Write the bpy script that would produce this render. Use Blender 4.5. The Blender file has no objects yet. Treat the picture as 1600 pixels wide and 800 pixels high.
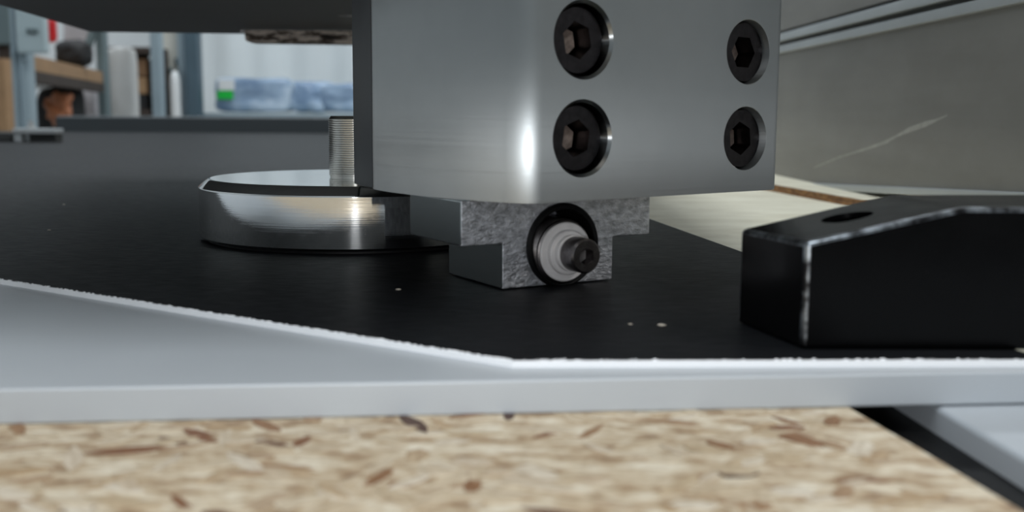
import bpy, bmesh, math, random
from mathutils import Vector, Matrix, noise

# ------------------------------------------------------------------ measures
# all lengths below are millimetres in the place itself (z = 0 is the black sheet's face)
MM = 0.001
FPX, CAM_H, HORIZON, ROLL = 1650.0, 23.0, 178.0, 0.006
scn = bpy.context.scene
COL = scn.collection
rnd = random.Random(7)

# ------------------------------------------------------------------ camera
pitch = math.atan((400 - HORIZON) / FPX)
FW = Vector((0, math.cos(pitch), -math.sin(pitch)))
RT0 = Vector((1, 0, 0)); UP0 = RT0.cross(FW)
RT = RT0 * math.cos(ROLL) + UP0 * math.sin(ROLL)
UP = UP0 * math.cos(ROLL) - RT0 * math.sin(ROLL)
cam_d = bpy.data.cameras.new('camera')
cam = bpy.data.objects.new('camera', cam_d); COL.objects.link(cam)
cam.matrix_world = Matrix(((RT.x, UP.x, -FW.x, 0), (RT.y, UP.y, -FW.y, 0),
                           (RT.z, UP.z, -FW.z, CAM_H * MM), (0, 0, 0, 1)))
cam_d.sensor_fit = 'HORIZONTAL'; cam_d.sensor_width = 36.0
cam_d.lens = 36.0 * FPX / 1600.0
cam_d.clip_start = 0.005; cam_d.clip_end = 60
cam_d.dof.use_dof = True
cam_d.dof.focus_distance = 0.172
cam_d.dof.aperture_fstop = 34.0
scn.camera = cam

def ray(x, y): return FW + RT * ((x - 800) / FPX) - UP * ((y - 400) / FPX)
def ground(x, y, z=0.0):
    d = ray(x, y); return Vector((0, 0, CAM_H)) + d * ((z - CAM_H) / d.z)
def at(x, y, Y):
    d = ray(x, y); return Vector((0, 0, CAM_H)) + d * (Y / d.y)

# ------------------------------------------------------------------ world, lamps, exposure
w = bpy.data.worlds.new('world'); scn.world = w; w.use_nodes = True
w.node_tree.nodes['Background'].inputs[0].default_value = (0.75, 0.85, 1.0, 1)
w.node_tree.nodes['Background'].inputs[1].default_value = 0.02

def area(name, loc, size, power, color, target=None):
    d = bpy.data.lights.new(name, 'AREA'); d.shape = 'RECTANGLE'
    d.size, d.size_y = size[0] * MM, size[1] * MM
    d.energy = power; d.color = color
    o = bpy.data.objects.new(name, d); COL.objects.link(o)
    o.location = Vector(loc) * MM
    if target is not None:
        o.rotation_euler = (Vector(target) - Vector(loc)).to_track_quat('-Z', 'Y').to_euler()
    return o
COOL = (0.90, 0.96, 1.0)
area('ceiling_tube_light', (-3300, 600, 3100), (260, 2400), 45, COOL)
area('ceiling_tube_light', (-300, -1250, 3100), (1200, 2400), 70, COOL)
area('ceiling_tube_light', (600, 2600, 3100), (2400, 260), 80, COOL)
area('ceiling_tube_light', (-1500, 3600, 3100), (2400, 260), 45, COOL)
area('ceiling_tube_light', (3000, 0, 3100), (260, 2400), 80, (1.0, 0.93, 0.85))
# the phone's own flash next to the lens
fd = bpy.data.lights.new('phone_flash', 'AREA'); fd.shape = 'DISK'; fd.size = 4 * MM
fd.energy = 0.043; fd.color = (0.95, 0.975, 1.0)
fo = bpy.data.objects.new('phone_flash', fd); COL.objects.link(fo)
fo.location = Vector((-2, -4, 14)) * MM
fo.rotation_euler = Vector((0, 1, -0.02)).to_track_quat('-Z', 'Y').to_euler()

vs = scn.view_settings
vs.view_transform = 'Standard'; vs.look = 'None'; vs.exposure = 0.0; vs.gamma = 1.0
vs.use_curve_mapping = False
scn.cycles.use_denoising = True
scn.cycles.max_bounces = 8
scn.cycles.sample_clamp_indirect = 4.0

# ------------------------------------------------------------------ materials
def lin(c): return tuple(((v / 12.92) if v <= 0.04045 else ((v + 0.055) / 1.055) ** 2.4) for v in (x / 255 for x in c))
class NT:
    def __init__(s, name):
        s.m = bpy.data.materials.new(name); s.m.use_nodes = True
        s.t = s.m.node_tree; s.b = s.t.nodes['Principled BSDF']; s.tc = None
    def n(s, typ, **kw):
        nd = s.t.nodes.new(typ)
        for k, v in kw.items(): setattr(nd, k, v)
        return nd
    def l(s, a, b): s.t.links.new(a, b)
    def coord(s, scale=(1, 1, 1), rot=(0, 0, 0)):
        if s.tc is None: s.tc = s.n('ShaderNodeTexCoord')
        mp = s.n('ShaderNodeMapping'); s.l(s.tc.outputs['Object'], mp.inputs['Vector'])
        mp.inputs['Scale'].default_value = tuple(1000 * v for v in scale)
        mp.inputs['Rotation'].default_value = rot
        return mp.outputs['Vector']
    def noise(s, scale, size=1.0, detail=4.0, rough=0.6, rot=(0, 0, 0)):
        nd = s.n('ShaderNodeTexNoise'); s.l(s.coord(scale, rot), nd.inputs['Vector'])
        nd.inputs['Scale'].default_value = size; nd.inputs['Detail'].default_value = detail
        nd.inputs['Roughness'].default_value = rough
        return nd.outputs['Fac']
    def ramp(s, fac, stops, interp='LINEAR'):
        r = s.n('ShaderNodeValToRGB'); r.color_ramp.interpolation = interp
        e = r.color_ramp.elements
        while len(e) < len(stops): e.new(0.5)
        for i, (p, c) in enumerate(stops):
            e[i].position = p; e[i].color = (*c, 1) if len(c) == 3 else c
        s.l(fac, r.inputs[0]); return r.outputs['Color']
    def mr(s, fac, a, b, lo=0.0, hi=1.0):
        r = s.n('ShaderNodeMapRange'); s.l(fac, r.inputs[0])
        r.inputs[1].default_value = lo; r.inputs[2].default_value = hi
        r.inputs[3].default_value = a; r.inputs[4].default_value = b
        return r.outputs[0]
    def bump(s, h, strength, dist_mm, prev=None):
        b = s.n('ShaderNodeBump'); b.inputs['Strength'].default_value = strength
        b.inputs['Distance'].default_value = dist_mm * MM
        s.l(h, b.inputs['Height'])
        if prev is not None: s.l(prev, b.inputs['Normal'])
        return b.outputs['Normal']
    def set(s, **kw):
        for k, v in kw.items():
            inp = s.b.inputs[k.replace('_', ' ')]
            if hasattr(v, 'is_output') or isinstance(v, bpy.types.NodeSocket): s.l(v, inp)
            elif isinstance(v, tuple) and len(v) == 3: inp.default_value = (*v, 1)
            else: inp.default_value = v
        return s.m

def plain(name, rgb, rough=0.6, metal=0.0, var=0.12, size=0.02, bump=0.0, spec=0.5, **kw):
    t = NT(name); c = lin(rgb)
    f = t.noise((1, 1, 1), size, 4)
    lo = tuple(max(0, v * (1 - var)) for v in c); hi = tuple(min(1, v * (1 + var)) for v in c)
    t.set(Base_Color=t.ramp(f, [(0.3, lo), (0.7, hi)]), Roughness=rough, Metallic=metal)
    t.b.inputs['Specular IOR Level'].default_value = spec
    if bump: t.set(Normal=t.bump(f, 0.5, bump))
    if kw: t.set(**kw)
    return t.m

M = {}
# brushed aluminium: brushing runs horizontally
t = NT('brushed_aluminium')
f1 = t.noise((0.02, 0.02, 9.0), 1.0, 3, 0.7); f2 = t.noise((0.05, 0.05, 0.05), 1.0, 3)
tan = t.n('ShaderNodeTangent'); tan.direction_type = 'RADIAL'; tan.axis = 'Z'
t.set(Base_Color=t.ramp(f2, [(0.3, (0.31, 0.328, 0.334)), (0.75, (0.36, 0.375, 0.38))]), Metallic=1.0,
      Roughness=t.mr(f1, 0.31, 0.36, 0.3, 0.7), Normal=t.bump(f1, 0.006, 0.05), Anisotropic=1.0,
      Anisotropic_Rotation=0.0, Tangent=tan.outputs['Tangent'])
M['alu'] = t.m
# raw milled aluminium, speckled
t = NT('milled_aluminium')
f1 = t.noise((0.8, 0.8, 1.3), 1.0, 5, 0.6); f2 = t.noise((2.2, 2.2, 3), 1.0, 3)
t.set(Base_Color=t.ramp(f1, [(0.36, (0.42, 0.43, 0.46)), (0.64, (0.76, 0.77, 0.82))]), Metallic=1.0,
      Roughness=t.mr(f2, 0.36, 0.62, 0.3, 0.7), Normal=t.bump(f1, 0.7, 0.35, t.bump(f2, 0.6, 0.10)))
M['milled'] = t.m
t = NT('sawn_aluminium')
f1 = t.noise((0.2, 0.2, 3.0), 1.0, 4)
t.set(Base_Color=t.ramp(f1, [(0.3, (0.46, 0.49, 0.49)), (0.7, (0.53, 0.56, 0.56))]), Metallic=1.0, Roughness=0.22, Normal=t.bump(f1, 0.05, 0.03))
M['sawn'] = t.m
# mirror-polished steel with fine turning marks
t = NT('polished_steel')
f1 = t.noise((0.03, 0.03, 7.0), 1.0, 3); f2 = t.noise((0.5, 0.5, 0.5), 1.0, 5)
t.set(Base_Color=(0.66, 0.67, 0.67), Metallic=1.0, Roughness=t.mr(f2, 0.03, 0.12, 0.45, 0.8),
      Normal=t.bump(f1, 0.10, 0.03, t.bump(f2, 0.05, 0.05)))
M['chrome'] = t.m
t = NT('stud_steel')
f1 = t.noise((1, 1, 1), 1.0, 3)
t.set(Base_Color=(0.58, 0.57, 0.53), Metallic=1.0, Roughness=t.mr(f1, 0.12, 0.25))
M['stud'] = t.m
# black textured sheet
t = NT('black_sheet')
f1 = t.noise((0.35, 2.2, 1), 1.0, 3, 0.6, (0, 0, 0.1)); f2 = t.noise((0.02, 0.02, 0.02), 1.0, 3)
vor = t.n('ShaderNodeTexVoronoi'); t.l(t.coord((0.9, 1.6, 1)), vor.inputs['Vector']); vor.inputs['Scale'].default_value = 1.0
t.set(Base_Color=t.ramp(f2, [(0.3, (0.008, 0.0085, 0.010)), (0.7, (0.012, 0.0125, 0.014))]),
      Roughness=t.mr(f1, 0.40, 0.52, 0.3, 0.7),
      Normal=t.bump(f1, 0.30, 0.03, t.bump(vor.outputs['Distance'], 0.15, 0.03)))
t.b.inputs['Specular IOR Level'].default_value = 0.045
M['black_sheet'] = t.m
# white core, white slab
t = NT('white_core')
f1 = t.noise((3, 3, 3), 1.0, 4)
t.set(Base_Color=(0.92, 0.93, 0.95), Roughness=0.6, Normal=t.bump(f1, 0.5, 0.06))
M['core'] = t.m
t = NT('white_plastic')
f1 = t.noise((0.05, 0.05, 4.0), 1.0, 3); f2 = t.noise((0.03, 0.03, 0.03), 1.0, 3)
t.set(Base_Color=t.ramp(f2, [(0.3, (0.425, 0.455, 0.485)), (0.7, (0.455, 0.485, 0.515))]),
      Roughness=t.mr(f1, 0.30, 0.42), Normal=t.bump(f1, 0.12, 0.03))
M['white'] = t.m
# black oxide clamp
t = NT('black_oxide')
f1 = t.noise((1.2, 1.2, 1.2), 1.0, 4); f2 = t.noise((0.15, 0.15, 0.15), 1.0, 3)
sp = t.noise((0.9, 0.9, 0.9), 1.0, 2)
t.set(Base_Color=t.ramp(sp, [(0.76, (0.002, 0.002, 0.0022)), (0.80, (0.10, 0.10, 0.10))]),
      Roughness=t.mr(f2, 0.16, 0.26, 0.3, 0.7), Normal=t.bump(f1, 0.04, 0.05))
t.b.inputs['Specular IOR Level'].default_value = 0.12
M['oxide'] = t.m
t = NT('oxide_edge_highlight')  # ceiling highlight on the clamp edges, put into a paler colour
f1 = t.noise((0.5, 0.5, 0.5), 1.0, 4)
t.set(Base_Color=t.ramp(f1, [(0.42, (0.02, 0.02, 0.022)), (0.66, (0.30, 0.33, 0.36))]), Metallic=0.9, Roughness=0.3)
M['oxide_edge'] = t.m
M['screw'] = plain('black_screw', (52, 50, 52), 0.36, 1.0, 0.25, 1.0)
M['side_strip'] = plain('dark_grey_metal', (78, 80, 83), 0.45, 0.6, 0.08, 0.1)
M['screw_bright'] = plain('dark_steel_screw', (112, 108, 108), 0.33, 1.0, 0.25, 1.5)
M['screw_glint'] = plain('glint_metal', (178, 160, 150), 0.42, 1.0, 0.3, 1.2)  # paler metal, the flash glint put into its colour
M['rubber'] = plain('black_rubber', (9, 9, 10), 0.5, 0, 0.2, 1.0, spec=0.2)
M['bush'] = plain('grey_bush', (205, 202, 202), 0.45, 0.0, 0.06, 0.5)
M['collar'] = plain('steel_collar', (120, 116, 116), 0.3, 1.0, 0.2, 1.5, bump=0.03)
# flakes of the strand board; each strand takes its own tone
t = NT('wood_strand')
oi = t.n('ShaderNodeObjectInfo')
f1 = t.noise((0.5, 1.4, 1), 1.0, 5, 0.65)
tone = t.ramp(oi.outputs['Random'], [(0.0, lin((204, 192, 170))), (0.18, lin((186, 168, 140))), (0.36, lin((214, 206, 190))),
                                     (0.52, lin((172, 148, 116))), (0.66, lin((204, 192, 170))), (0.82, lin((150, 118, 86))),
                                     (0.93, lin((124, 84, 58))), (1.0, lin((66, 48, 42)))])
mx = t.n('ShaderNodeMix'); mx.data_type = 'RGBA'; mx.blend_type = 'MULTIPLY'; mx.inputs[0].default_value = 0.8
t.l(tone, mx.inputs[6]); t.l(t.ramp(f1, [(0.32, (0.56, 0.48, 0.40)), (0.62, (1, 1, 1))]), mx.inputs[7])
t.set(Base_Color=mx.outputs[2], Roughness=0.62, Normal=t.bump(f1, 0.3, 0.04))
M['strand'] = t.m
t = NT('strand_board')
f1 = t.noise((0.22, 0.46, 0.5), 1.0, 6, 0.62); f2 = t.noise((0.6, 1.3, 0.8), 1.0, 4)
vor = t.n('ShaderNodeTexVoronoi'); t.l(t.coord((0.18, 0.42, 0.3)), vor.inputs['Vector']); vor.inputs['Scale'].default_value = 1
c1 = t.ramp(f1, [(0.30, lin((112, 84, 62))), (0.42, lin((168, 146, 118))), (0.52, lin((196, 182, 158))), (0.66, lin((216, 208, 190)))])
mx = t.n('ShaderNodeMix'); mx.data_type = 'RGBA'; mx.blend_type = 'MULTIPLY'; mx.inputs[0].default_value = 0.65
t.l(c1, mx.inputs[6]); t.l(t.ramp(f2, [(0.32, (0.50, 0.40, 0.30)), (0.5, (1, 1, 1))]), mx.inputs[7])
t.set(Base_Color=mx.outputs[2], Roughness=0.65, Normal=t.bump(f1, 0.4, 0.2))
M['osb'] = t.m
t = NT('pale_board')
f1 = t.noise((0.05, 0.16, 0.16), 1.0, 5); f2 = t.noise((0.12, 0.2, 0.2), 1.0, 4)
mx = t.n('ShaderNodeMix'); mx.data_type = 'RGBA'; mx.blend_type = 'MULTIPLY'; mx.inputs[0].default_value = 0.7
t.l(t.ramp(f1, [(0.3, lin((206, 199, 176))), (0.65, lin((232, 228, 208)))]), mx.inputs[6])
t.l(t.ramp(f2, [(0.26, (0.45, 0.42, 0.36)), (0.36, (1, 1, 1))]), mx.inputs[7])
t.set(Base_Color=mx.outputs[2], Roughness=0.6)
M['pale_board'] = t.m
t = NT('brown_edge')
f1 = t.noise((0.3, 0.3, 1.0), 1.0, 4)
t.set(Base_Color=t.ramp(f1, [(0.35, lin((104, 66, 34))), (0.65, lin((168, 122, 74)))]), Roughness=0.7)
M['brown_edge'] = t.m
# grey plates of the machine
t = NT('gantry_underside')
f1 = t.noise((0.01, 1.2, 1), 1.0, 3); f2 = t.noise((0.02, 0.02, 0.02), 1.0, 3)
t.set(Base_Color=t.ramp(f1, [(0.3, (0.36, 0.365, 0.368)), (0.7, (0.44, 0.445, 0.448))]), Metallic=0.5,
      Roughness=0.5, Normal=t.bump(f1, 0.1, 0.1))
M['underside'] = t.m
t = NT('dull_plate')
f1 = t.noise((0.01, 0.004, 0.05), 1.0, 4); f2 = t.noise((0.015, 0.015, 0.03), 1.0, 5, 0.65); f3 = t.noise((0.6, 0.02, 0.6), 1.0, 3)
mx = t.n('ShaderNodeMix'); mx.data_type = 'RGBA'; mx.blend_type = 'MULTIPLY'; mx.inputs[0].default_value = 0.8
t.l(t.ramp(f1, [(0.3, (0.26, 0.253, 0.24)), (0.7, (0.33, 0.32, 0.30))]), mx.inputs[6])
t.l(t.ramp(f2, [(0.3, (0.74, 0.72, 0.70)), (0.65, (1, 1, 1))]), mx.inputs[7])
t.set(Base_Color=mx.outputs[2], Metallic=0.75, Roughness=t.mr(f2, 0.42, 0.6), Normal=t.bump(f3, 0.1, 0.1))
M['plate'] = t.m
M['scuff'] = plain('scuffed_metal', (166, 164, 158), 0.5, 0.6, 0.15, 0.3)
M['rail_light'] = plain('light_rail', (186, 190, 192), 0.4, 0.7, 0.08, 0.02)
M['rail_dark'] = plain('groove', (58, 60, 60), 0.6, 0.3, 0.1, 0.02)
t = NT('chipped_strip')
f1 = t.noise((0.10, 0.3, 0.5), 1.0, 4, 0.65)
t.set(Base_Color=t.ramp(f1, [(0.36, (0.02, 0.013, 0.010)), (0.46, (0.14, 0.10, 0.08)), (0.54, (0.85, 0.75, 0.68))]), Roughness=0.6)
M['strip'] = t.m
M['edge_bright'] = plain('bright_edge', (205, 205, 205), 0.3, 1.0, 0.2, 0.3)
M['bed'] = plain('bed_steel', (40, 41, 43), 0.6, 0.2, 0.15, 0.02)
M['beam'] = plain('dark_beam', (60, 66, 70), 0.5, 0.2, 0.08, 0.005)
M['bar'] = plain('light_bar', (176, 182, 188), 0.42, 0.1, 0.04, 0.05)
M['shaving'] = plain('shaving', (235, 225, 210), 0.3, 0.3, 0.1, 2)
# the shop
M['wall'] = plain('shop_wall', (214, 218, 220), 0.8, 0, 0.05, 0.002)
M['floor'] = plain('shop_floor', (120, 120, 118), 0.6, 0, 0.12, 0.003)
M['ceil'] = plain('shop_ceiling', (200, 202, 204), 0.8, 0, 0.04, 0.002)
M['steel_blue'] = plain('blue_grey_paint', (140, 158, 168), 0.45, 0, 0.06, 0.01)
M['steel_teal'] = plain('teal_grey_paint', (96, 112, 116), 0.5, 0, 0.08, 0.01)
M['teal_dark'] = plain('dark_teal_paint', (70, 90, 102), 0.5, 0, 0.06, 0.01)
M['box_grey'] = plain('pale_blue_enamel', (168, 186, 192), 0.4, 0, 0.04, 0.01)
M['black'] = plain('black_cloth', (22, 22, 24), 0.7, 0, 0.2, 0.03)
M['red'] = plain('red_plastic', (190, 24, 28), 0.4, 0, 0.08, 0.02)
M['sack'] = plain('pale_sack', (186, 182, 186), 0.75, 0, 0.08, 0.01)
M['sack2'] = plain('white_sack', (196, 197, 196), 0.75, 0, 0.06, 0.01)
M['wood_tan'] = plain('tan_timber', (150, 120, 88), 0.7, 0, 0.15, 0.02)
M['wood_brown'] = plain('brown_carton', (112, 84, 58), 0.75, 0, 0.18, 0.02)
M['wood_dark'] = plain('shelf_shade_brown', (54, 44, 38), 0.75, 0, 0.2, 0.02)
M['orange'] = plain('orange_plastic', (172, 112, 78), 0.5, 0, 0.1, 0.02)
M['cream'] = plain('cream_panel', (200, 200, 192), 0.6, 0, 0.05, 0.01)
M['green'] = plain('green_label', (20, 190, 66), 0.5, 0, 0.05, 0.02)
t = NT('plastic_film')
f1 = t.noise((0.006, 0.006, 0.012), 1.0, 5, 0.6)
t.set(Base_Color=t.ramp(f1, [(0.30, lin((104, 128, 158))), (0.5, lin((148, 170, 194))), (0.7, lin((204, 218, 230)))]),
      Roughness=0.22, Normal=t.bump(f1, 0.6, 12.0))
M['film'] = t.m
M['sheeting'] = plain('white_sheeting', (204, 210, 212), 0.7, 0, 0.03, 0.004)
M['paper'] = plain('white_paper', (226, 230, 232), 0.6, 0, 0.02, 0.02)

# ------------------------------------------------------------------ mesh helpers (millimetres)
def link(name, bm, mat, parent=None, origin=None, sharp=35, mats=None):
    if origin is None:
        if parent is not None: origin = Vector(parent['_o']) if '_o' in parent else Vector((0, 0, 0))
        else:
            xs = [v.co for v in bm.verts]
            origin = Vector(((min(c.x for c in xs) + max(c.x for c in xs)) / 2,
                             (min(c.y for c in xs) + max(c.y for c in xs)) / 2, min(c.z for c in xs)))
    bmesh.ops.recalc_face_normals(bm, faces=bm.faces[:])
    for v in bm.verts: v.co = (v.co - origin) * MM
    me = bpy.data.meshes.new(name); bm.to_mesh(me); bm.free()
    for p in me.polygons: p.use_smooth = True
    me.set_sharp_from_angle(angle=math.radians(sharp))
    for m in ([mat] if mats is None else mats): me.materials.append(M[m])
    o = bpy.data.objects.new(name, me); COL.objects.link(o)
    if parent is not None:
        o.parent = parent
        po = Vector(parent['_o']) if '_o' in parent else Vector((0, 0, 0))
        o.location = (origin - po) * MM
    else: o.location = origin * MM
    o['_o'] = tuple(origin); wn(o)
    return o
def wn(o):
    md = o.modifiers.new('weighted_normal', 'WEIGHTED_NORMAL'); md.keep_sharp = True; md.weight = 90
def thing(name, label, cat, loc, group=None):
    o = bpy.data.objects.new(name, None); COL.objects.link(o)
    o.empty_display_size = 0.01
    o.location = Vector(loc) * MM; o['_o'] = tuple(loc)
    return tag(o, label, cat, group)
def tag(o, label, cat, group=None):
    o['label'] = label; o['category'] = cat
    if group: o['group'] = group
    return o
def struct(o, label=None):
    o['kind'] = 'structure'
    return o
def B(): return bmesh.new()
def bevel(bm, w, seg=2, ang=30, edges=None):
    if edges is None:
        bm.normal_update()
        edges = [e for e in bm.edges if len(e.link_faces) == 2 and e.calc_face_angle(0) > math.radians(ang)]
    bmesh.ops.bevel(bm, geom=edges, offset=w, segments=seg, profile=0.5, affect='EDGES', clamp_overlap=True)
def add_box(bm, c, s, rotz=0.0, bev=0.0, seg=2, mat=None):
    b2 = B(); bmesh.ops.create_cube(b2, size=1.0)
    mt = Matrix.Translation(Vector(c)) @ Matrix.Rotation(rotz, 4, 'Z') @ Matrix.Diagonal((s[0], s[1], s[2], 1))
    b2.transform(mt)
    if bev: bevel(b2, bev, seg)
    join(bm, b2); return bm
def join(bm, b2):
    me = bpy.data.meshes.new('tmp'); b2.to_mesh(me); b2.free(); bm.from_mesh(me); bpy.data.meshes.remove(me)
def prism(bm, pts, z0, z1):
    lo = [bm.verts.new((p[0], p[1], z0)) for p in pts]; hi = [bm.verts.new((p[0], p[1], z1)) for p in pts]
    n = len(pts)
    bm.faces.new(lo[::-1]); bm.faces.new(hi)
    for i in range(n): bm.faces.new((lo[i], lo[(i + 1) % n], hi[(i + 1) % n], hi[i]))
    return bm
def hull8(bm, bot, top):
    """four bottom and four top corners, in order"""
    lo = [bm.verts.new(p) for p in bot]; hi = [bm.verts.new(p) for p in top]; n = len(bot)
    bm.faces.new(lo[::-1]); bm.faces.new(hi)
    for i in range(n): bm.faces.new((lo[i], lo[(i + 1) % n], hi[(i + 1) % n], hi[i]))
    return bm
def lathe(bm, prof, mt, seg=48, close=True):
    """prof: (radius, height) or (radius, height, 6) for a hexagonal ring; mt places the axis (local z)"""
    rings = []
    for p in prof:
        ring = []
        for i in range(seg):
            a = 2 * math.pi * i / seg; r = p[0]
            if len(p) > 2:
                s = math.pi / 3; aa = (a % s) - s / 2
                r = p[0] * math.cos(s / 2) / math.cos(aa)
            ring.append(bm.verts.new(mt @ Vector((r * math.cos(a), r * math.sin(a), p[1]))))
        rings.append(ring)
    for a, b in zip(rings, rings[1:]):
        for i in range(seg): bm.faces.new((a[i], a[(i + 1) % seg], b[(i + 1) % seg], b[i]))
    if close:
        bm.faces.new(rings[0][::-1]); bm.faces.new(rings[-1])
    return bm
def ring_lathe(bm, prof, mt, seg=48):
    rings = [[bm.verts.new(mt @ Vector((p[0] * math.cos(2 * math.pi * i / seg), p[0] * math.sin(2 * math.pi * i / seg), p[1])))
              for i in range(seg)] for p in prof]
    for a, b in zip(rings, rings[1:] + rings[:1]):
        for i in range(seg): bm.faces.new((a[i], a[(i + 1) % seg], b[(i + 1) % seg], b[i]))
    return bm
def frame(origin, zaxis, xhint=(0, 0, 1)):
    z = Vector(zaxis).normalized(); x = Vector(xhint); x = (x - z * x.dot(z)).normalized(); y = z.cross(x)
    return Matrix(((x.x, y.x, z.x, origin[0]), (x.y, y.y, z.y, origin[1]), (x.z, y.z, z.z, origin[2]), (0, 0, 0, 1)))
def cut(o, cutters):
    """boolean difference, baked"""
    o.modifiers.clear()
    for c in cutters:
        c.modifiers.clear()
        md = o.modifiers.new('b', 'BOOLEAN'); md.operation = 'DIFFERENCE'; md.solver = 'EXACT'; md.object = c
    bpy.context.view_layer.update()
    dg = bpy.context.evaluated_depsgraph_get()
    me = bpy.data.meshes.new_from_object(o.evaluated_get(dg))
    o.modifiers.clear(); old = o.data; o.data = me; wn(o); bpy.data.meshes.remove(old)
    for p in me.polygons: p.use_smooth = True
    me.set_sharp_from_angle(angle=math.radians(30))
    for c in cutters: bpy.data.objects.remove(c, do_unlink=True)
def blob(bm, c, s, seed, amp=0.18, sub=3, power=3.0):
    """rounded lump with box-like proportions, s = full size"""
    b2 = B(); bmesh.ops.create_icosphere(b2, subdivisions=sub, radius=1.0)
    for v in b2.verts:
        p = v.co.normalized()
        k = (abs(p.x) ** power + abs(p.y) ** power + abs(p.z) ** power) ** (-1 / power)
        q = p * k
        d = 1 + amp * noise.noise(q * 1.7 + Vector((seed * 3.1, seed, -seed)))
        v.co = Vector((c[0] + q.x * d * s[0] / 2, c[1] + q.y * d * s[1] / 2, c[2] + q.z * d * s[2] / 2))
    join(bm, b2); return bm
def px_box(x0, y0, x1, y1, Y, depth):
    """centre and size of a box whose front, Y away, covers that window of the view"""
    a = at(x0, y0, Y); b = at(x1, y1, Y)
    return ((a.x + b.x) / 2, Y + depth / 2, (a.z + b.z) / 2), (b.x - a.x, depth, a.z - b.z)

# ------------------------------------------------------------------ the room
FL = -900.0
def slabbox(name, lo, hi, mat):
    bm = B(); add_box(bm, [(a + b) / 2 for a, b in zip(lo, hi)], [b - a for a, b in zip(lo, hi)])
    return struct(link(name, bm, mat))
slabbox('floor', (-5000, -4000, FL - 100), (5000, 5400, FL), 'floor')
slabbox('ceiling', (-5000, -4000, 3200), (5000, 5400, 3300), 'ceil')
slabbox('wall_back', (-5000, 5300, FL), (5000, 5400, 3200), 'wall')
slabbox('wall_front', (-5000, -4100, FL), (5000, -4000, 3200), 'wall')
slabbox('wall_left', (-5100, -4000, FL), (-5000, 5300, 3200), 'wall')
slabbox('wall_right', (5000, -4000, FL), (5100, 5300, 3200), 'wall')

# ------------------------------------------------------------------ machine bed
bed = thing('machine_bed', 'dark steel machine bed under the boards, showing in the gap at lower right', 'machine bed', (-250, 400, FL))
bm = B(); add_box(bm, (-250, 410, -34), (1500, 1580, 40)); link('bed_top', bm, 'bed', bed)
for x in (-940, 440):
    for y in (-330, 1150):
        bm = B(); add_box(bm, (x, y, (FL - 54) / 2), (80, 80, -FL - 54), bev=4); link('leg', bm, 'bed', bed)

# ------------------------------------------------------------------ strand board in the foreground
ZB = -3.9
oe0 = ground(1340, 645, ZB); oe1 = ground(1600, 800, ZB)
odir = (oe1 - oe0).normalized()
def oedge(Y): return oe0.x + (Y - oe0.y) * odir.x / odir.y
osb = thing('strand_board', 'tan wood strand board in the foreground under the white slab', 'strand board', (0, 60, -14))
bm = B()
front, back = -350.0, 330.0
edge = []
n = 160
for i in range(n + 1):
    Y = front + (back - front) * i / n
    Y2 = Y if not (60 < Y < 105) else Y
    edge.append((oedge(Y2) + 0.35 * noise.noise(Vector((Y2 * 0.5, 0, 0))), Y2))
prism(bm, [(-420, front)] + edge + [(-420, back)], -14, ZB)
link('board_core', bm, 'osb', osb)
# the strands that can be told apart, pressed into the top
protos = []
for k in range(14):
    b2 = B(); L = rnd.uniform(1.0, 3.6); W = rnd.uniform(0.45, 1.25); nn = rnd.choice((6, 7, 8))
    pts = []
    for i in range(nn):
        a = 2 * math.pi * i / nn; r = rnd.uniform(0.6, 1.15)
        pts.append((math.copysign(abs(math.cos(a)) ** 0.95, math.cos(a)) * L * r, math.copysign(abs(math.sin(a)) ** 0.95, math.sin(a)) * W * r))
    prism(b2, pts, 0, 0.09)
    for v in b2.verts: v.co *= MM
    bmesh.ops.recalc_face_normals(b2, faces=b2.faces[:])
    me = bpy.data.meshes.new('wood_strand'); b2.to_mesh(me); b2.free(); me.materials.append(M['strand'])
    protos.append(me)
count = 0
while count < 290:
    Y = rnd.uniform(64, 97); x = rnd.uniform(-50, 38)
    if abs(x) > Y * 0.55 or x > oedge(Y) - 3.2: continue
    o = bpy.data.objects.new('wood_strand', rnd.choice(protos)); COL.objects.link(o); o.parent = osb
    o.location = Vector((x, Y - 60, ZB + 14 - 0.08 + 0.13 * rnd.random())) * MM
    o.rotation_euler = (rnd.uniform(-0.01, 0.01), rnd.uniform(-0.008, 0.008), rnd.gauss(0.0, 0.75))
    count += 1

# light bar across the gap
bar = thing('edge_bar', 'pale grey bar beyond the dark gap beside the strand board, lower right corner', 'bar', (60, 40, -14))
bm = B()
bx0 = ground(1478, 645, ZB - 0.2); bx1 = ground(1600, 716, ZB - 0.2)
bd = (bx1 - bx0).normalized()
def bedge(Y): return bx0.x + (Y - bx0.y) * bd.x / bd.y
prism(bm, [(bedge(10), 10), (110, 10), (110, 108), (bedge(108), 108)], -13.9, ZB - 0.1)
bevel(bm, 0.6, 3)
link('bar_body', bm, 'bar', bar)
bm = B(); prism(bm, [(oedge(10) + 0.6, 10), (bedge(10) - 0.05, 10), (bedge(108) - 0.05, 108), (oedge(108) + 0.6, 108)], -13.9, ZB - 2.7); link('gap_shade', bm, 'rubber', bar)  # black filler added so the gap reads as deep shade

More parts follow.
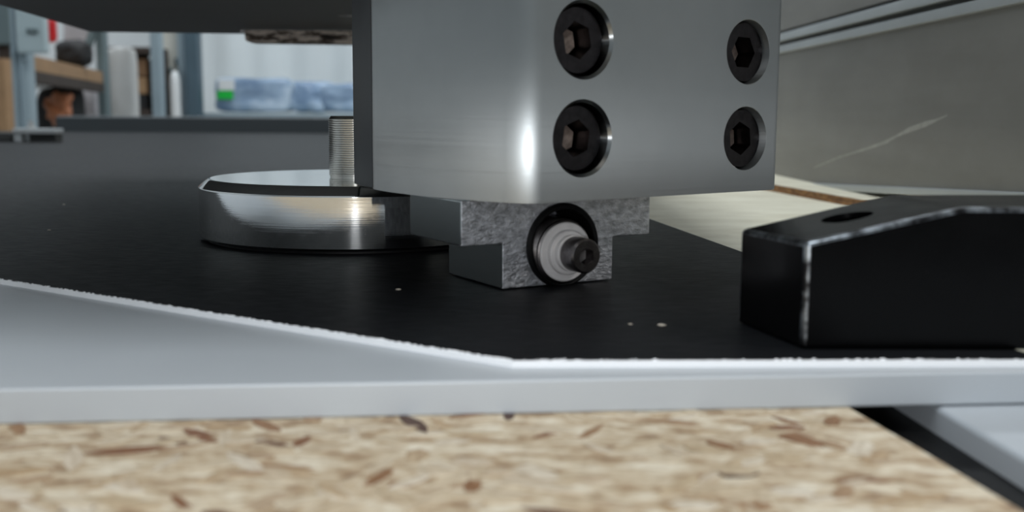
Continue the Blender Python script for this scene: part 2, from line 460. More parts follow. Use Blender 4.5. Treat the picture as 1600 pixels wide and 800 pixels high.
# ------------------------------------------------------------------ pale boards on the right
e0 = ground(1190, 296, ZB - 0.2); e1 = ground(1310, 319, ZB - 0.2); ed = (e1 - e0).normalized()
def eedge(Y): return e0.x + (Y - e0.y) * ed.x / ed.y
bm = B(); prism(bm, [(oedge(110) + 5, 110), (eedge(110) + 4, 110), (eedge(1200) + 4, 1200), (oedge(1200) + 5, 1200)], -13.9, ZB - 0.2)
pb = thing('pale_board', 'pale beige wooden board right of the black sheet, behind the black clamp', 'board', (60, 500, -14))
link('board_body', bm, 'pale_board', pb)
nb = thing('raised_board', 'pale board with a brown cut edge at the foot of the grey beam', 'board', (105, 400, ZB - 0.2))
bm = B(); prism(bm, [(eedge(210) + 0.3, 210), (eedge(210) + 45, 210), (eedge(900) + 45, 900), (eedge(900) + 0.3, 900)], ZB - 0.19, ZB + 2.4)
link('board_top', bm, 'pale_board', nb)
bm = B(); prism(bm, [(eedge(210), 210), (eedge(210) + 0.3, 210), (eedge(900) + 0.3, 900), (eedge(900), 900)], ZB - 0.19, ZB + 2.25)
link('cut_edge', bm, 'brown_edge', nb)

# ------------------------------------------------------------------ white slab
s0 = ground(0, 608, -0.7); s1 = ground(1600, 580, -0.7); sd = (s1 - s0).normalized()
def sfront(x): return s0.y + (x - s0.x) * sd.y / sd.x
r0 = ground(1015, 342, 0); r1 = ground(1155, 392, 0); rdn = (r1 - r0).normalized()
def redge(Y): return r0.x + (Y - r0.y) * rdn.x / rdn.y
bm = B()
Yc = sfront(51)
prism(bm, [(-330, sfront(-330)), (redge(Yc) - 0.2, Yc), (redge(640) - 0.4, 640), (-330, 640)], ZB + 0.02, -0.7)
bevel(bm, 0.28, 3)
tag(link('plastic_slab', bm, 'white'), 'white plastic slab with rounded front edge, under the black sheet', 'slab')

# ------------------------------------------------------------------ black sheet with white core
sheet = thing('laminate_sheet', 'large black textured sheet with a ragged white cut edge', 'sheet', (-300, 500, -0.7))
cor = ground(800, 563, 0); lf = ground(0, 436, 0); rf = ground(1600, 561, 0)
def seg_pts(a, b, step):
    n = max(1, int((b - a).length / step)); return [a.lerp(b, i / n) for i in range(n)]
far_l = lf + (lf - cor).normalized() * 320
rcorner = Vector((redge(99.0), 99.0, 0))
def outline(inset_fn):
    pts = []
    d1 = (cor - far_l).normalized(); n1 = Vector((-d1.y, d1.x, 0))
    for p in seg_pts(far_l, cor, 0.45): pts.append(p + n1 * inset_fn(p))
    # rounded nose
    d2 = (rcorner - cor).normalized(); n2 = Vector((-d2.y, d2.x, 0))
    for p in seg_pts(cor, rcorner, 0.45): pts.append(p + (n2 if (p - cor).length > 1 else (n1 + n2).normalized()) * inset_fn(p))
    pts.append(rcorner + Vector((0, inset_fn(rcorner), 0)))
    pts += [Vector((redge(1222), 1222, 0)), Vector((-900, 1222, 0)), Vector((-900, far_l.y + 60, 0))]
    return [(p.x, p.y) for p in pts]
bm = B(); prism(bm, outline(lambda p: 0.05 * noise.noise(p * 0.9)), -0.7, -0.05)
bm.normal_update()
link('white_core', bm, 'core', sheet)
bm = B()
prism(bm, outline(lambda p: 0.10 + 0.22 * abs(noise.noise(p * 1.1)) + 0.16 * max(0, noise.noise(p * 0.35))), -0.05, 0.0)
link('black_face', bm, 'black_sheet', sheet)
# frayed tufts standing along the cut
bm = B()
for i in range(260):
    tt = rnd.random() ** 1.3
    p = cor.lerp(lf + (lf - cor) * 0.1, tt) if i < 215 else cor.lerp(rcorner, rnd.random())
    c = (p.x + rnd.uniform(-.05, .05), p.y + rnd.uniform(0.08, 0.24), -0.02)
    s_ = rnd.uniform(0.10, 0.26)
    blob(bm, c, (s_ * rnd.uniform(1, 3.0), s_, rnd.uniform(0.10, 0.22)), i, 0.5, 1, 2)
fr = link('frayed_fibre', bm, 'core', sheet); fr['kind'] = 'stuff'

# bits of swarf lying on the sheet
for i, (x, y, s_, lab) in enumerate((
        (985, 507, 0.30, 'tiny grey plastic shaving on the black sheet below the guide block'),
        (1034, 509, 0.55, 'bright curled shaving on the black sheet between guide block and clamp'),
        (622, 453, 0.45, 'small pale shaving on the black sheet below the steel puck'),
        (77, 360, 0.40, 'pale speck of dust on the black sheet, nearer of two at far left'),
        (100, 320, 0.45, 'pale speck of dust on the black sheet, farther of two at far left'))):
    p = ground(x, y, 0); bm = B()
    blob(bm, (p.x, p.y, s_ * 0.18), (s_ * 1.6, s_, s_ * 0.45), i + 2, 0.5, 2, 2)
    tag(link('shaving', bm, 'shaving'), lab, 'shaving', 'specks of swarf on the sheet')

# ------------------------------------------------------------------ polished puck with threaded stud
PC = Vector((-29.6, 199.6, 0))
puck = thing('steel_puck', 'mirror-polished round steel puck with a threaded stud, on the black sheet', 'puck', PC)
T = Matrix.Translation(PC)
bm = B()
lathe(bm, [(27.9, 0.35), (28.55, 0.6), (28.7, 0.9), (28.7, 9.35), (28.62, 9.6), (28.35, 9.85), (27.3, 10.75), (26.9, 11.0), (26.5, 11.08), (10, 11.08)], T, 160)
link('disc', bm, 'chrome', puck, sharp=25)
bm = B(); lathe(bm, [(27.4, 0.0), (27.4, 0.36)], T, 96); link('rubber_foot', bm, 'rubber', puck)
prof = [(4.75, 11.08), (4.75, 11.4)]
z = 11.4
while z < 21.6:
    prof += [(4.91, z + 0.05), (4.91, z + 0.33), (4.885, z + 0.38)]; z += 0.42
prof += [(4.9, z), (4.5, z + 0.55), (3.2, z + 0.55), (3.0, z + 0.1)]
bm = B(); lathe(bm, prof, T, 64); link('threaded_stud', bm, 'stud', puck, sharp=20)

# ------------------------------------------------------------------ black clamp
clamp = thing('hold_down_clamp', 'black oxide wedge clamp with a sloped nose and a round hole, on the sheet', 'clamp', (50, 110, 0))
bm = B()
FLp = Vector((28.75, 102.5, 0)); BLp = Vector((25.3, 116.3, 0))
RGf, RGb = 44.0, 43.2
fr_ = [FLp, Vector((RGf, 102.7, 0)), Vector((92, 103.2, 0))]
bk_ = [BLp, Vector((RGb, 120.9, 0)), Vector((92, 123.0, 0))]
zf = [10.75, 14.25, 14.3]; zb = [10.5, 14.1, 14.2]
vb = [bm.verts.new((p.x, p.y, 0.02)) for p in fr_ + bk_[::-1]]
vt = [bm.verts.new((p.x, p.y, zz)) for p, zz in zip(fr_ + bk_[::-1], zf + zb[::-1])]
bm.faces.new([vb[i] for i in (5, 4, 3, 2, 1, 0)])
bm.faces.new((vt[0], vt[1], vt[4], vt[5])); bm.faces.new((vt[1], vt[2], vt[3], vt[4]))
for i in range(6): bm.faces.new((vb[i], vb[(i + 1) % 6], vt[(i + 1) % 6], vt[i]))
big = set()
bevel(bm, 0.5, 3, 12)
for f_ in bm.faces:
    if f_.calc_area() < 14 and f_.calc_center_median().z > 1.0: f_.material_index = 1
cb = link('clamp_body', bm, 'oxide', clamp, mats=('oxide', 'oxide_edge'))
sl = Vector((fr_[1].x - fr_[0].x, 0, zf[1] - zf[0])).normalized()
hc = ground(1325, 346, 11.9)
nrm = Vector((-sl.z, 0, sl.x))
b2 = B(); lathe(b2, [(2.7, -4.0), (2.7, 6)], frame(hc, nrm, (1, 0, 0)), 48)
cut(cb, [link('cutter', b2, 'oxide')])
bm = B(); lathe(bm, [(2.3, -4.1), (2.3, -1.6), (2.1, -1.4), (1.15, -1.4, 6), (1.05, -2.8, 6), (0.3, -3.0)], frame(hc, nrm, (1, 0, 0)), 48)
link('set_screw', bm, 'screw', clamp)

# ------------------------------------------------------------------ the cutting head
head = thing('cutting_head', 'brushed aluminium cutting head with four cap screws, above the black sheet', 'cutting head', (10, 150, 12))
A = Vector((2.0, 129.9)); fdir = Vector((math.cos(math.radians(36.3)), math.sin(math.radians(36.3))))
fn = Vector((fdir.y, -fdir.x, 0))                      # towards the camera, right
ZH0, ZH1 = 12.0, 53.0
# plan of the housing: curved left side, rounded corner, flat face
ctrl = [(-24.4, 164.6), (-19.5, 152.3), (-17.4, 148.6), (-14.9, 145.1), (-11.2, 140.4), (-7.1, 136.2), (-3.6, 133.4), (-0.6, 131.4)]
def catmull(P, n=6):
    out = []
    for i in range(len(P) - 1):
        p0 = Vector(P[max(0, i - 1)]); p1 = Vector(P[i]); p2 = Vector(P[i + 1]); p3 = Vector(P[min(len(P) - 1, i + 2)])
        for k in range(n):
            u = k / n
            out.append(0.5 * ((2 * p1) + (p2 - p0) * u + (2 * p0 - 5 * p1 + 4 * p2 - p3) * u * u + (3 * p1 - p0 - 3 * p2 + p3) * u ** 3))
    out.append(Vector(P[-1])); return out
def fillet(P, C, Q, n=8):
    return [P * (1 - u) ** 2 + C * 2 * u * (1 - u) + Q * u * u for u in (i / n for i in range(n + 1))]
arc = catmull(ctrl[1:])
tin = (arc[-1] - arc[-2]).normalized()
c_in = arc[-1]
# corner where the curved side meets the flat face
cor_a = A + Vector((0.15, -0.1)); c_out = A + fdir * 2.2
Eend = Vector((39.7, 158.3)); perp = Vector((-fdir.y, fdir.x))
left_facet = fillet(Vector((-20.4, 154.3)), Vector((-19.5, 152.2)), arc[1], 5)
pts = [Vector((-24.4, 164.6))] + left_facet + arc[2:-1] + fillet(c_in, cor_a, c_out, 10) + \
      fillet(Eend - fdir * 1.2, Eend, Eend + perp * 1.2, 5) + \
      [Eend + perp * 30, Eend + perp * 34 - fdir * 4, Vector((-6, 205)), Vector((-18, 198)), Vector((-25.2, 176))]
bm = B(); prism(bm, [(p.x, p.y) for p in pts], ZH0, ZH1)
hb = [e for e in bm.edges if all(abs(v.co.z - ZH0) < 1e-4 for v in e.verts)]
bevel(bm, 0.18, 2, edges=hb)
housing = link('housing', bm, 'alu', head, sharp=22)
# thin dark grey strip over the far left facet of the housing
sn = Vector((-0.93, -0.37)); sp0 = Vector((-20.3, 154.0)); sp1 = Vector((-24.5, 164.4)); sp2 = Vector((-25.2, 175.0))
bm = B(); prism(bm, [(p.x, p.y) for p in (sp0 + sn * 0.02, sp0 + sn * 0.12, sp1 + sn * 0.12, sp2 + sn * 0.12, sp2 + sn * 0.02, sp1 + sn * 0.02)][::-1], 12.15, ZH1)
bevel(bm, 0.05, 1)
link('side_strip', bm, 'side_strip', head)
def on_flat(x, y):
    d = ray(x, y); o_ = Vector((0, 0, CAM_H)); p0 = Vector((A.x, A.y, 0))
    return o_ + d * ((p0 - o_).dot(fn) / d.dot(fn))
spots = [on_flat(914, 62), on_flat(1174, 81), on_flat(912, 216.5), on_flat(1169, 216.5)]
cutters = []
for p in spots:
    b2 = B(); lathe(b2, [(4.55, -8), (4.55, -0.55), (5.05, 0.02), (5.05, 3)], frame(p, fn), 64)
    cutters.append(link('cutter', b2, 'alu'))
cut(housing, cutters)
labs = ('upper left', 'upper right', 'lower left', 'lower right')
for p, rot in zip(spots, (0.2, 0.5, 0.9, 0.1)):
    bm = B()
    lathe(bm, [(4.4, -7.9), (4.4, -1.9), (4.1, -1.5), (2.45, -1.5, 6), (2.3, -5.0, 6), (0.6, -5.6)],
          frame(p, fn) @ Matrix.Rotation(rot, 4, 'Z'), 60)
    sc_ = link('cap_screw', bm, 'screw', head, sharp=25)
    bm = B(); lathe(bm, [(2.0, -5.2, 6), (1.9, -4.2, 6), (0.3, -4.5)], frame(p, fn) @ Matrix.Rotation(rot, 4, 'Z'), 24)
    link('socket_glint', bm, 'screw_glint', sc_)  # pale plug deep in the socket, standing for the glint

# guide block under the housing
a0 = ground(785, 452, 0.15)
bdir = Vector((math.cos(math.radians(30.5)), math.sin(math.radians(30.5)), 0)); bn = Vector((bdir.y, -bdir.x, 0)); bback = -bn
def on_block(x, y):
    d = ray(x, y); o_ = Vector((0, 0, CAM_H)); p = o_ + d * ((a0 - o_).dot(bn) / d.dot(bn))
    return (p - a0).dot(bdir), p.z
sl_, _ = on_block(785, 420); sr_, _ = on_block(957, 410); fl_, zfl = on_block(720.5, 382); fr2, zfr = on_block(1015, 361); _, zst = on_block(787, 381)
zstep = zst
def bp(s, dpt, zz): return a0 + bdir * s + bback * dpt + Vector((0, 0, zz - a0.z))
bm = B()
sec = [(sl_, 0.15), (sr_, 0.15), (sr_, zstep), (fr2, zstep), (fr2, 12.0), (fl_, 12.0), (fl_, zstep), (sl_, zstep)]
d1 = 15.5
lo = [bm.verts.new(bp(s, 0, zz)) for s, zz in sec]; hi = [bm.verts.new(bp(s, d1, zz)) for s, zz in sec]
bm.faces.new(lo[::-1]); bm.faces.new(hi)
for i in range(8): bm.faces.new((lo[i], lo[(i + 1) % 8], hi[(i + 1) % 8], hi[i]))
bevel(bm, 0.22, 2)
bm.normal_update()
for f_ in bm.faces:
    if abs(f_.normal.dot(bdir)) > 0.9 or f_.normal.z < -0.9: f_.material_index = 1
gb = link('guide_block', bm, 'milled', head, sharp=25, mats=('milled', 'sawn'))
sb, zb_ = on_block(879, 383)
bc = bp(sb, 0, zb_)
RB = 5.75; zb_ = max(zb_, RB + 0.25)
b2 = B(); lathe(b2, [(RB, -9), (RB, 4)], frame(bc, bn), 64)
cut(gb, [link('cutter', b2, 'milled')])
# what sits in the bore
FB = frame(bc, bn)
bm = B(); ring_lathe(bm, [(RB - 0.05, -6), (RB - 0.05, 0.25), (RB - 0.35, 0.6), (RB - 0.8, 0.45), (RB - 1.0, 0.0), (RB - 1.0, -6)], FB, 64)
link('seal_ring', bm, 'rubber', head)
FB2 = frame(bc - bdir * 0.35 + Vector((0, 0, -0.75)), bn)
prof = [(4.45, -6)]
for k in range(6): prof += [(4.45, -0.9 + k * 0.30), (4.28, -0.9 + k * 0.30 + 0.15)]
prof += [(4.2, 1.0), (4.0, 1.1)]
bm = B(); lathe(bm, prof, FB2, 64)
link('threaded_collar', bm, 'collar', head, sharp=20)
bm = B(); lathe(bm, [(4.0, 1.0), (4.0, 1.35), (3.85, 1.5), (3.05, 1.55), (3.0, 2.2), (2.85, 2.35), (2.45, 2.4), (2.4, 3.0), (2.2, 3.1)], FB2, 64)
link('stepped_bush', bm, 'bush', head, sharp=25)
bm = B(); lathe(bm, [(1.9, 3.0), (1.9, 3.4), (2.3, 3.5), (2.3, 6.0), (2.05, 6.3), (1.25, 6.3, 6), (1.15, 4.6, 6), (0.3, 4.3)], FB2, 60)
link('retaining_screw', bm, 'screw_bright', head, sharp=25)

# ------------------------------------------------------------------ gantry plate overhead
ZP = 53.0
g0 = ground(140, 50, ZP); g1 = ground(0, 8, ZP); gr = ground(555, 55, ZP)
gd = (g1 - g0).normalized(); near = g0 + gd * ((100 - g0.y) / gd.y)
gx = (gr - g0).normalized(); far_r = g0 + gx * 235
gant = thing('gantry_plate', 'dark grey gantry plate overhead carrying the cutting head', 'plate', (-40, 250, ZP))
bm = B()
prism(bm, [(near.x, near.y), (46, near.y), (52, far_r.y), (g0.x, g0.y)], ZP, ZP + 14)
bevel(bm, 0.3, 1)
gp = link('plate_body', bm, 'underside', gant)
hp = ground(545, 25, ZP)
b2 = B(); lathe(b2, [(3.4, -1), (3.4, 9)], Matrix.Translation(hp), 40)
cut(gp, [link('cutter', b2, 'underside')])
# chipped strip hung below the back edge, with a bright edge along the plate
c0 = at(388, 53, 384); c1 = at(388, 68, 384); cr = at(640, 70, 392)
bm = B()
strip = [(c0.x, c0.z + 1.0), (c0.x, c1.z + 1.4)] + [(c0.x + 2.6 * (1 - math.cos(a)), c1.z + 1.4 - 1.4 * math.sin(a)) for a in (0.4, 0.8, 1.2, 1.57)] + [(cr.x, c1.z - 0.4), (cr.x, c0.z + 1.0)]
lo = [bm.verts.new((x, 379 + (x - c0.x) * 0.01, z)) for x, z in strip]; hi = [bm.verts.new((x, 386 + (x - c0.x) * 0.01, z)) for x, z in strip]
bm.faces.new(lo[::-1]); bm.faces.new(hi)
for i in range(len(strip)): bm.faces.new((lo[i], lo[(i + 1) % len(strip)], hi[(i + 1) % len(strip)], hi[i]))
link('chipped_strip', bm, 'strip', gant)
q0 = ground(375, 48, ZP); q1 = ground(640, 54.5, ZP)
bm = B(); c = (q0 + q1) / 2
add_box(bm, (c.x, c.y, ZP - 0.12), ((q1 - q0).length, 1.6, 0.3), math.atan2((q1 - q0).y, (q1 - q0).x))
link('edge_strip', bm, 'edge_bright', gant)

# ------------------------------------------------------------------ grey beam on the right
beam = thing('gantry_beam', 'dull grey aluminium beam with light rails along its top, right of the head', 'beam', (115, 320, -5))
def on_plane(x, y, p0, nn):
    d = ray(x, y); o_ = Vector((0, 0, CAM_H)); return o_ + d * ((p0 - o_).dot(nn) / d.dot(nn))
VPX = 762.0
dirp = Vector(((VPX - 800) / FPX, 1, 0)).normalized(); np_ = Vector((-dirp.y, dirp.x, 0))
pl0 = at(1221, 286, 432)
def bpt(x, y, out=0.0): return on_plane(x, y, pl0 + np_ * out, np_)
L0 = bpt(1221, 287); L1 = bpt(1600, 306)
sb_ = (L1 - L0) ; tdir = dirp
def along(Y): return pl0 + tdir * ((Y - pl0.y) / tdir.y)
def zbot(Y): return L0.z + (Y - L0.y) * (L1.z - L0.z) / (L1.y - L0.y)
def wall_strip(name, za0, za1, zb0, zb1, out0, out1, mat, Y0=150.0, Y1=760.0, bev=0.3):
    """bar along the beam; z given at the two ends"""
    p = along(Y0); q = along(Y1); bm = B()
    bot = [(p + np_ * out1), (q + np_ * out1), (q + np_ * out0), (p + np_ * out0)]
    hull8(bm, [(bot[0].x, bot[0].y, za0), (bot[1].x, bot[1].y, zb0), (bot[2].x, bot[2].y, zb0), (bot[3].x, bot[3].y, za0)],
              [(bot[0].x, bot[0].y, za1), (bot[1].x, bot[1].y, zb1), (bot[2].x, bot[2].y, zb1), (bot[3].x, bot[3].y, za1)])
    if bev: bevel(bm, bev, 2)
    return link(name, bm, mat, beam)
wall_strip('face_plate', zbot(150), 150, zbot(760), 150, -12, 0, 'plate')
def zat(x, y): return bpt(x, y).z
z1 = zat(1300, 67); z2 = zat(1300, 54); z3 = zat(1300, 47); z4 = zat(1300, 33); z5 = zat(1300, 19)
wall_strip('rail', z1, z2, z1, z2, -1, 1.6, 'rail_light')
wall_strip('groove', z2, z3, z2, z3, -1, 0.4, 'rail_dark', bev=0)
wall_strip('rail', z3, z4, z3, z4, -1, 2.4, 'rail_light')
wall_strip('groove', z4, z4 + 1.2, z4, z4 + 1.2, -1, 0.4, 'rail_dark', bev=0)
wall_strip('cover_strip', z4 + 1.2, z5 + 14, z4 + 1.2, z5 + 14, -1, 1.4, 'plate')
wall_strip('foot_flange', zbot(150) - 1.4, zbot(150) + 0.8, zbot(760) - 1.4, zbot(760) + 0.8, -10, 1.6, 'rail_light')

# pale scuff dragged across the face of the beam
bm = B()
sc_pts = [(1272, 262, 2), (1310, 246, 3), (1352, 233, 4), (1384, 222, 6), (1402, 212, 4), (1420, 203, 8), (1446, 194, 9), (1462, 188, 4), (1480, 180, 2)]
up_ = [bpt(x, y - h / 2, 0.03) for x, y, h in sc_pts]; dn_ = [bpt(x, y + h / 2, 0.03) for x, y, h in sc_pts]
ua = [bm.verts.new(p) for p in up_]; da = [bm.verts.new(p) for p in dn_]
ub = [bm.verts.new(p - np_ * 0.05) for p in up_]; db = [bm.verts.new(p - np_ * 0.05) for p in dn_]
for i in range(len(sc_pts) - 1):
    bm.faces.new((ua[i], ua[i + 1], da[i + 1], da[i])); bm.faces.new((ub[i], db[i], db[i + 1], ub[i + 1]))
    bm.faces.new((ua[i], ub[i], ub[i + 1], ua[i + 1])); bm.faces.new((da[i], da[i + 1], db[i + 1], db[i]))
for i in (0, len(sc_pts) - 1): bm.faces.new((ua[i], da[i], db[i], ub[i]))
link('scuff_mark', bm, 'scuff', beam)

# ------------------------------------------------------------------ behind the sheet
bb = thing('frame_rail', 'long dark rail along the far edge of the black sheet', 'rail', (-300, 1245, -14))
xa = at(84, 190, 1230).x
bm = B(); add_box(bm, ((xa + 60) / 2, 1262, 2.0), (60 - xa, 60, 31), bev=3); link('rail_body', bm, 'beam', bb)
bm = B(); add_box(bm, ((xa + 60) / 2, 1262, -463), (60 - xa - 40, 50, 898)); link('skirt', bm, 'beam', bb)

# small metal bracket standing on the sheet, far left
bk = ground(45, 222, 0)
brk = thing('toe_bracket', 'small pale metal bracket standing on the sheet at far left', 'bracket', bk)
top_ = at(45, 201, bk.y).z
wpx = bk.y / FPX
bm = B(); add_box(bm, (bk.x + 8 * wpx, bk.y + 8, top_ - 2), (66 * wpx, 16, 4), bev=0.6); link('top_plate', bm, 'rail_light', brk)
bm = B(); add_box(bm, (bk.x - 18 * wpx, bk.y + 8, (top_ - 4) / 2), (12 * wpx, 14, top_ - 4), bev=0.4); link('leg', bm, 'rail_light', brk)
bm = B(); add_box(bm, (bk.x + 18 * wpx, bk.y + 10, (top_ - 4) / 2), (42 * wpx, 12, top_ - 4), bev=0.4); link('web', bm, 'rail_dark', brk)
bm = B(); lathe(bm, [(3.2, top_), (3.2, top_ + 3), (1.8, top_ + 3.2), (1.8, top_ + 6)], Matrix.Translation((bk.x - 3 * wpx, bk.y + 8, 0)), 24); link('bolt', bm, 'rail_light', brk)
bm = B(); add_box(bm, (bk.x - 48 * wpx, bk.y + 10, (top_ - 3) / 2), (34 * wpx, 14, top_ - 3), bev=1); link('spacer_block', bm, 'rail_dark', brk)

def part_box(name, mat, parent, x0, y0, x1, y1, Y, depth, bev=3):
    c, s = px_box(x0, y0, x1, y1, Y, depth); bm = B(); add_box(bm, c, s, bev=bev); return link(name, bm, mat, parent)
def thing_at(name, label, cat, x, Y, zbase, group=None):
    p = at(x, 170, Y); return thing(name, label, cat, (p.x, Y, zbase), group)

# steel post with electrical box
post = thing_at('steel_post', 'pale blue-grey steel post under the electrical box at far left', 'post', 33, 2000, FL)
bm = B(); a = at(18, 100, 2000); b = at(42, 100, 2000); zt = at(30, 70, 2000).z
add_box(bm, ((a.x + b.x) / 2, 2018, (zt + FL) / 2), (b.x - a.x, 34, zt - FL), bev=3); link('column', bm, 'steel_blue', post)
for xx in (22, 36):
    c = at(xx, 100, 2000); bm = B(); add_box(bm, (c.x, 2000, (zt + FL) / 2), (8, 8, zt - FL), bev=2); link('rib', bm, 'steel_blue', post)
bm = B(); add_box(bm, ((a.x + b.x) / 2, 2018, FL + 5), (110, 110, 10), bev=2); link('base_plate', bm, 'steel_blue', post)
eb = thing_at('electrical_box', 'pale blue-grey enamelled electrical box on the steel post', 'electrical box', 47, 1975, at(47, 83, 1975).z)
part_box('enclosure', 'box_grey', eb, 18, -60, 71, 83, 1975, 22, 4)
part_box('latch', 'steel_teal', eb, 40, 44, 58, 52, 1970, 6, 1.5)
part_box('hinge_side', 'steel_blue', eb, 15, -58, 18, 80, 1980, 15, 1)
cab = thing_at('wall_cabinet', 'blue-grey cabinet cut off by the left edge of the picture', 'cabinet', -20, 2300, FL)
part_box('body', 'steel_teal', cab, -90, -60, 17, 70, 2300, 30, 5)
c, s = px_box(-88, 70, -70, 100, 2300, 40)
for xx in (-80, 12):
    p = at(xx, 70, 2340); bm = B(); add_box(bm, (p.x, 2345, (p.z + FL) / 2), (24, 60, p.z - FL), bev=3); link('leg', bm, 'wood_dark', cab)
tp = thing_at('timber_plank', 'tan timber plank standing upright at the left edge of the picture', 'plank', 2, 2250, FL)
bm = B(); a = at(-26, 100, 2250); b = at(13, 100, 2250); zt = at(0, 92, 2250).z
add_box(bm, ((a.x + b.x) / 2, 2250, (zt + FL) / 2), (b.x - a.x, 40, zt - FL), bev=2); link('board', bm, 'wood_tan', tp)

# storage rack
RY = 3200.0
rack = thing_at('storage_rack', 'grey-green steel storage rack with a wooden shelf, left background', 'rack', 150, RY, FL)
for (x0, x1, Y, mt) in ((150, 163, RY, 'steel_teal'), (235, 250, RY, 'steel_blue'), (-240, -225, RY, 'steel_teal')):
    bm = B(); a = at(x0, 100, Y); b = at(x1, 100, Y)
    add_box(bm, ((a.x + b.x) / 2, Y + 20, (900 + FL) / 2), (b.x - a.x, 40, 900 - FL), bev=3); link('upright', bm, mt, rack)
bm = B(); z0 = at(100, 95, 2400).z
pA = at(42, 84, 2330); pB = at(160, 112, 3150)
dv = (pB - pA); dz = 34
hull8(bm, [(pA.x, pA.y, pA.z - dz), (pB.x, pB.y, pB.z - dz), (pB.x - 260, pB.y + 240, pB.z - dz), (pA.x - 260, pA.y + 240, pA.z - dz)],
          [(pA.x, pA.y, pA.z), (pB.x, pB.y, pB.z), (pB.x - 260, pB.y + 240, pB.z), (pA.x - 260, pA.y + 240, pA.z)])
link('shelf_board', bm, 'wood_tan', rack)
bm = B()
hull8(bm, [(pA.x + 3, pA.y, pA.z - dz - 26), (pB.x + 3, pB.y, pB.z - dz - 26), (pB.x - 30, pB.y + 30, pB.z - dz - 26), (pA.x - 30, pA.y + 30, pA.z - dz - 26)],
          [(pA.x + 3, pA.y, pA.z - dz), (pB.x + 3, pB.y, pB.z - dz), (pB.x - 30, pB.y + 30, pB.z - dz), (pA.x - 30, pA.y + 30, pA.z - dz)])
link('shelf_shade', bm, 'wood_dark', rack)  # dark strip added for the shaded underside of the shelf
bm = B(); a = at(149, 40, RY - 20); b = at(131, 92, RY - 20)
hull8(bm, [(b.x - 10, RY - 30, b.z), (b.x + 10, RY - 30, b.z), (b.x + 10, RY - 10, b.z), (b.x - 10, RY - 10, b.z)],
          [(a.x - 10, RY - 30, a.z), (a.x + 10, RY - 30, a.z), (a.x + 10, RY - 10, a.z), (a.x - 10, RY - 10, a.z)])
link('brace', bm, 'steel_teal', rack)

def lump(name, label, cat, mat, x0, y0, x1, y1, Y, depth, seed, amp=0.15, power=4, group=None, extra=None):
    c, s = px_box(x0, y0, x1, y1, Y, depth); bm = B(); blob(bm, c, s, seed, amp, 4, power)
    return tag(link(name, bm, mat), label, cat, group)
lump('red_container', 'red plastic container beside the electrical box', 'container', 'red', 66, 28, 86, 66, 2650, 20, 3, 0.08, 5)
lump('black_bag', 'black cloth bag slumped on the wooden shelf', 'bag', 'black', 78, 60, 132, 103, 2860, 90, 12, 0.12, 3)
lump('pale_sack', 'pale grey sack leaning behind the black bag', 'sack', 'sack', 96, 20, 140, 92, 3300, 40, 6, 0.10, 8)
lump('pale_sack', 'pale lavender-grey sack under the wooden shelf, left of the rack upright', 'sack', 'sack', 103, 114, 150, 230, 3380, 60, 7, 0.08, 10)
lump('black_bag', 'black bag on the floor under the wooden shelf', 'bag', 'black', 46, 132, 112, 260, 2950, 150, 8, 0.15, 4)
lump('white_rag', 'small white rag in front of the black bag under the shelf', 'rag', 'paper', 46, 124, 73, 139, 2780, 40, 9, 0.3, 2.5)
lump('orange_pouch', 'orange-brown pouch low behind the far end of the black sheet', 'pouch', 'orange', 70, 152, 106, 192, 2760, 40, 15, 0.7, 4)
lump('white_sack', 'large white sack standing right of the rack upright', 'sack', 'sack2', 165, 74, 210, 215, 3300, 60, 11, 0.06, 12)

# shelf unit with boxes behind the rack
su = thing_at('shelf_unit', 'dark timber shelf unit behind the white sack', 'shelf unit', 205, 3700, FL)
part_box('top_board', 'wood_dark', su, 168, 73, 235, 84, 3700, 160, 3)
part_box('bottom_board', 'wood_dark', su, 168, 171, 235, 182, 3700, 160, 3)
c, s = px_box(166, 73, 172, 182, 3700, 300)
for x0, x1 in ((164, 169), (234, 239)):
    a = at(x0, 73, 3700); b = at(x1, 73, 3700); bm = B()
    add_box(bm, ((a.x + b.x) / 2, 3780, (a.z + FL) / 2), (b.x - a.x, 160, a.z - FL)); link('side_board', bm, 'wood_dark', su)
part_box('back_board', 'wood_dark', su, 168, 80, 235, 180, 3860, 10, 0)
for lab, mt, y0, y1, nm in (('brown carton at the top of the dark shelf unit', 'wood_brown', 92, 120, 'carton'),
                            ('tan carton in the middle of the dark shelf unit', 'wood_tan', 121, 147, 'carton'),
                            ('black crate at the bottom of the dark shelf unit', 'black', 148, 171, 'crate')):
    c, s = px_box(203, y0, 230, y1, 3715, 120); bm = B(); add_box(bm, c, s, bev=4)
    add_box(bm, (c[0], c[1] - s[1] / 2, c[2] + s[2] * 0.3), (s[0] * 0.96, 4, s[2] * 0.12), bev=1)
    tag(link(nm, bm, mt), lab, nm)

# panel with fittings, dark column
pn = thing_at('panel_door', 'cream panel door with small dark fittings between two blue-grey columns', 'door panel', 270, 3900, FL)
bm = B(); a = at(246, 100, 3900); b = at(294, 100, 3900)
add_box(bm, ((a.x + b.x) / 2, 3920, (1200 + FL) / 2), (b.x - a.x, 40, 1200 - FL), bev=4); link('leaf', bm, 'cream', pn)
part_box('handle', 'steel_teal', pn, 255, 78, 260, 96, 3885, 15, 3)
part_box('lock_case', 'steel_teal', pn, 250, 106, 268, 113, 3880, 20, 3)
part_box('lower_plate', 'steel_blue', pn, 250, 114, 266, 186, 3890, 10, 2)
part_box('knob', 'steel_teal', pn, 272, 90, 281, 101, 3885, 15, 4)
part_box('hinge', 'teal_dark', pn, 252, 138, 260, 150, 3882, 12, 3)
lump('white_canister', 'tall white canister in front of the cream panel door', 'canister', 'paper', 264, 112, 279, 215, 3780, 50, 13, 0.05, 5)
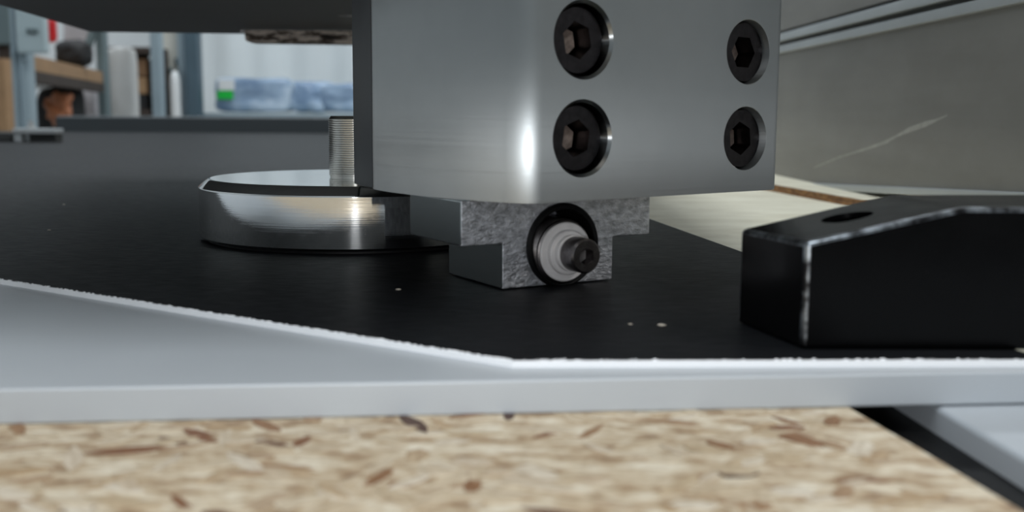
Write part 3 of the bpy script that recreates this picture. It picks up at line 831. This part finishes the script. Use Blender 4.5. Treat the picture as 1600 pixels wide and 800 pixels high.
cl1 = thing_at('door_column', 'dark teal steel column left of the white wall', 'column', 298, 3850, FL)
bm = B(); a = at(288, 100, 3850); b = at(309, 100, 3850)
add_box(bm, ((a.x + b.x) / 2, 3880, (1300 + FL) / 2), (b.x - a.x, 60, 1300 - FL), bev=4); link('column', bm, 'teal_dark', cl1)
bm = B(); a = at(276, 100, 3860); b = at(288, 100, 3860)
add_box(bm, ((a.x + b.x) / 2, 3890, (1300 + FL) / 2), (b.x - a.x, 40, 1300 - FL), bev=3); link('flange', bm, 'steel_blue', cl1)

# white sheeting on the back wall, with shallow folds
bm = B(); x0 = at(309, 100, 4600).x; x1 = 2600.0; nn = 160
row = []
for i in range(nn + 1):
    x = x0 + (x1 - x0) * i / nn
    y = 4620 + 9 * math.sin(i * 0.9) + 12 * noise.noise(Vector((i * 0.23, 0, 0)))
    row.append((x, y))
vf = [[bm.verts.new((x, y, z)) for x, y in row] for z in (FL + 5, 600, 2400)]
vb2 = [[bm.verts.new((x, y + 6, z)) for x, y in row] for z in (FL + 5, 600, 2400)]
for k in range(2):
    for i in range(nn):
        bm.faces.new((vf[k][i], vf[k][i + 1], vf[k + 1][i + 1], vf[k + 1][i]))
        bm.faces.new((vb2[k][i], vb2[k + 1][i], vb2[k + 1][i + 1], vb2[k][i + 1]))
    for i in (0, nn): bm.faces.new((vf[k][i], vf[k + 1][i], vb2[k + 1][i], vb2[k][i]))
for i in range(nn):
    bm.faces.new((vf[0][i], vb2[0][i], vb2[0][i + 1], vf[0][i + 1])); bm.faces.new((vf[2][i], vf[2][i + 1], vb2[2][i + 1], vb2[2][i]))
tag(link('wall_curtain', bm, 'sheeting', sharp=80), 'white hanging sheeting across the back of the shop', 'curtain')

# workbench and wrapped bundles
wb = thing_at('workbench', 'pale workbench carrying the plastic-wrapped bundles', 'workbench', 420, 4000, FL)
part_box('bench_top', 'steel_blue', wb, 286, 176, 900, 186, 3950, 600, 3)
for xx in (292, 890):
    for Y in (3970, 4500):
        p = at(xx, 186, 3950); bm = B(); add_box(bm, (p.x + (12 if xx < 400 else -12), Y, (p.z + FL) / 2), (50, 50, p.z - FL), bev=3); link('leg', bm, 'steel_blue', wb)
def bundle(label, x0, y0, x1, y1, Y, depth, seed, amp=0.12, power=5):
    c, s = px_box(x0, y0, x1, y1, Y, depth); o = thing('wrapped_bundle', label, 'bundle', (c[0], c[1], c[2] - s[2] / 2), 'plastic-wrapped bundles on the bench')
    bm = B(); blob(bm, c, s, seed, amp, 4, power); link('film_wrap', bm, 'film', o); return o
b1 = bundle('long plastic-wrapped bundle with a green label on the workbench', 333, 121, 452, 175, 4010, 150, 21, 0.07, 9)
c, s = px_box(339, 142, 364, 155, 4000, 6); bm = B(); add_box(bm, c, s, bev=1); link('green_label', bm, 'green', b1)
c, s = px_box(341, 124, 366, 141, 4002, 6); bm = B(); add_box(bm, c, s, bev=1); link('paper_tag', bm, 'paper', b1)
bundle('blue-tinted plastic-wrapped bundle in the middle of the workbench', 444, 126, 520, 175, 4250, 150, 22, 0.12, 6)
bundle('plastic-wrapped bundle on the workbench right beside the head', 500, 130, 600, 175, 4020, 150, 23, 0.1, 6)

for o in bpy.data.objects:
    if '_o' in o: del o['_o']
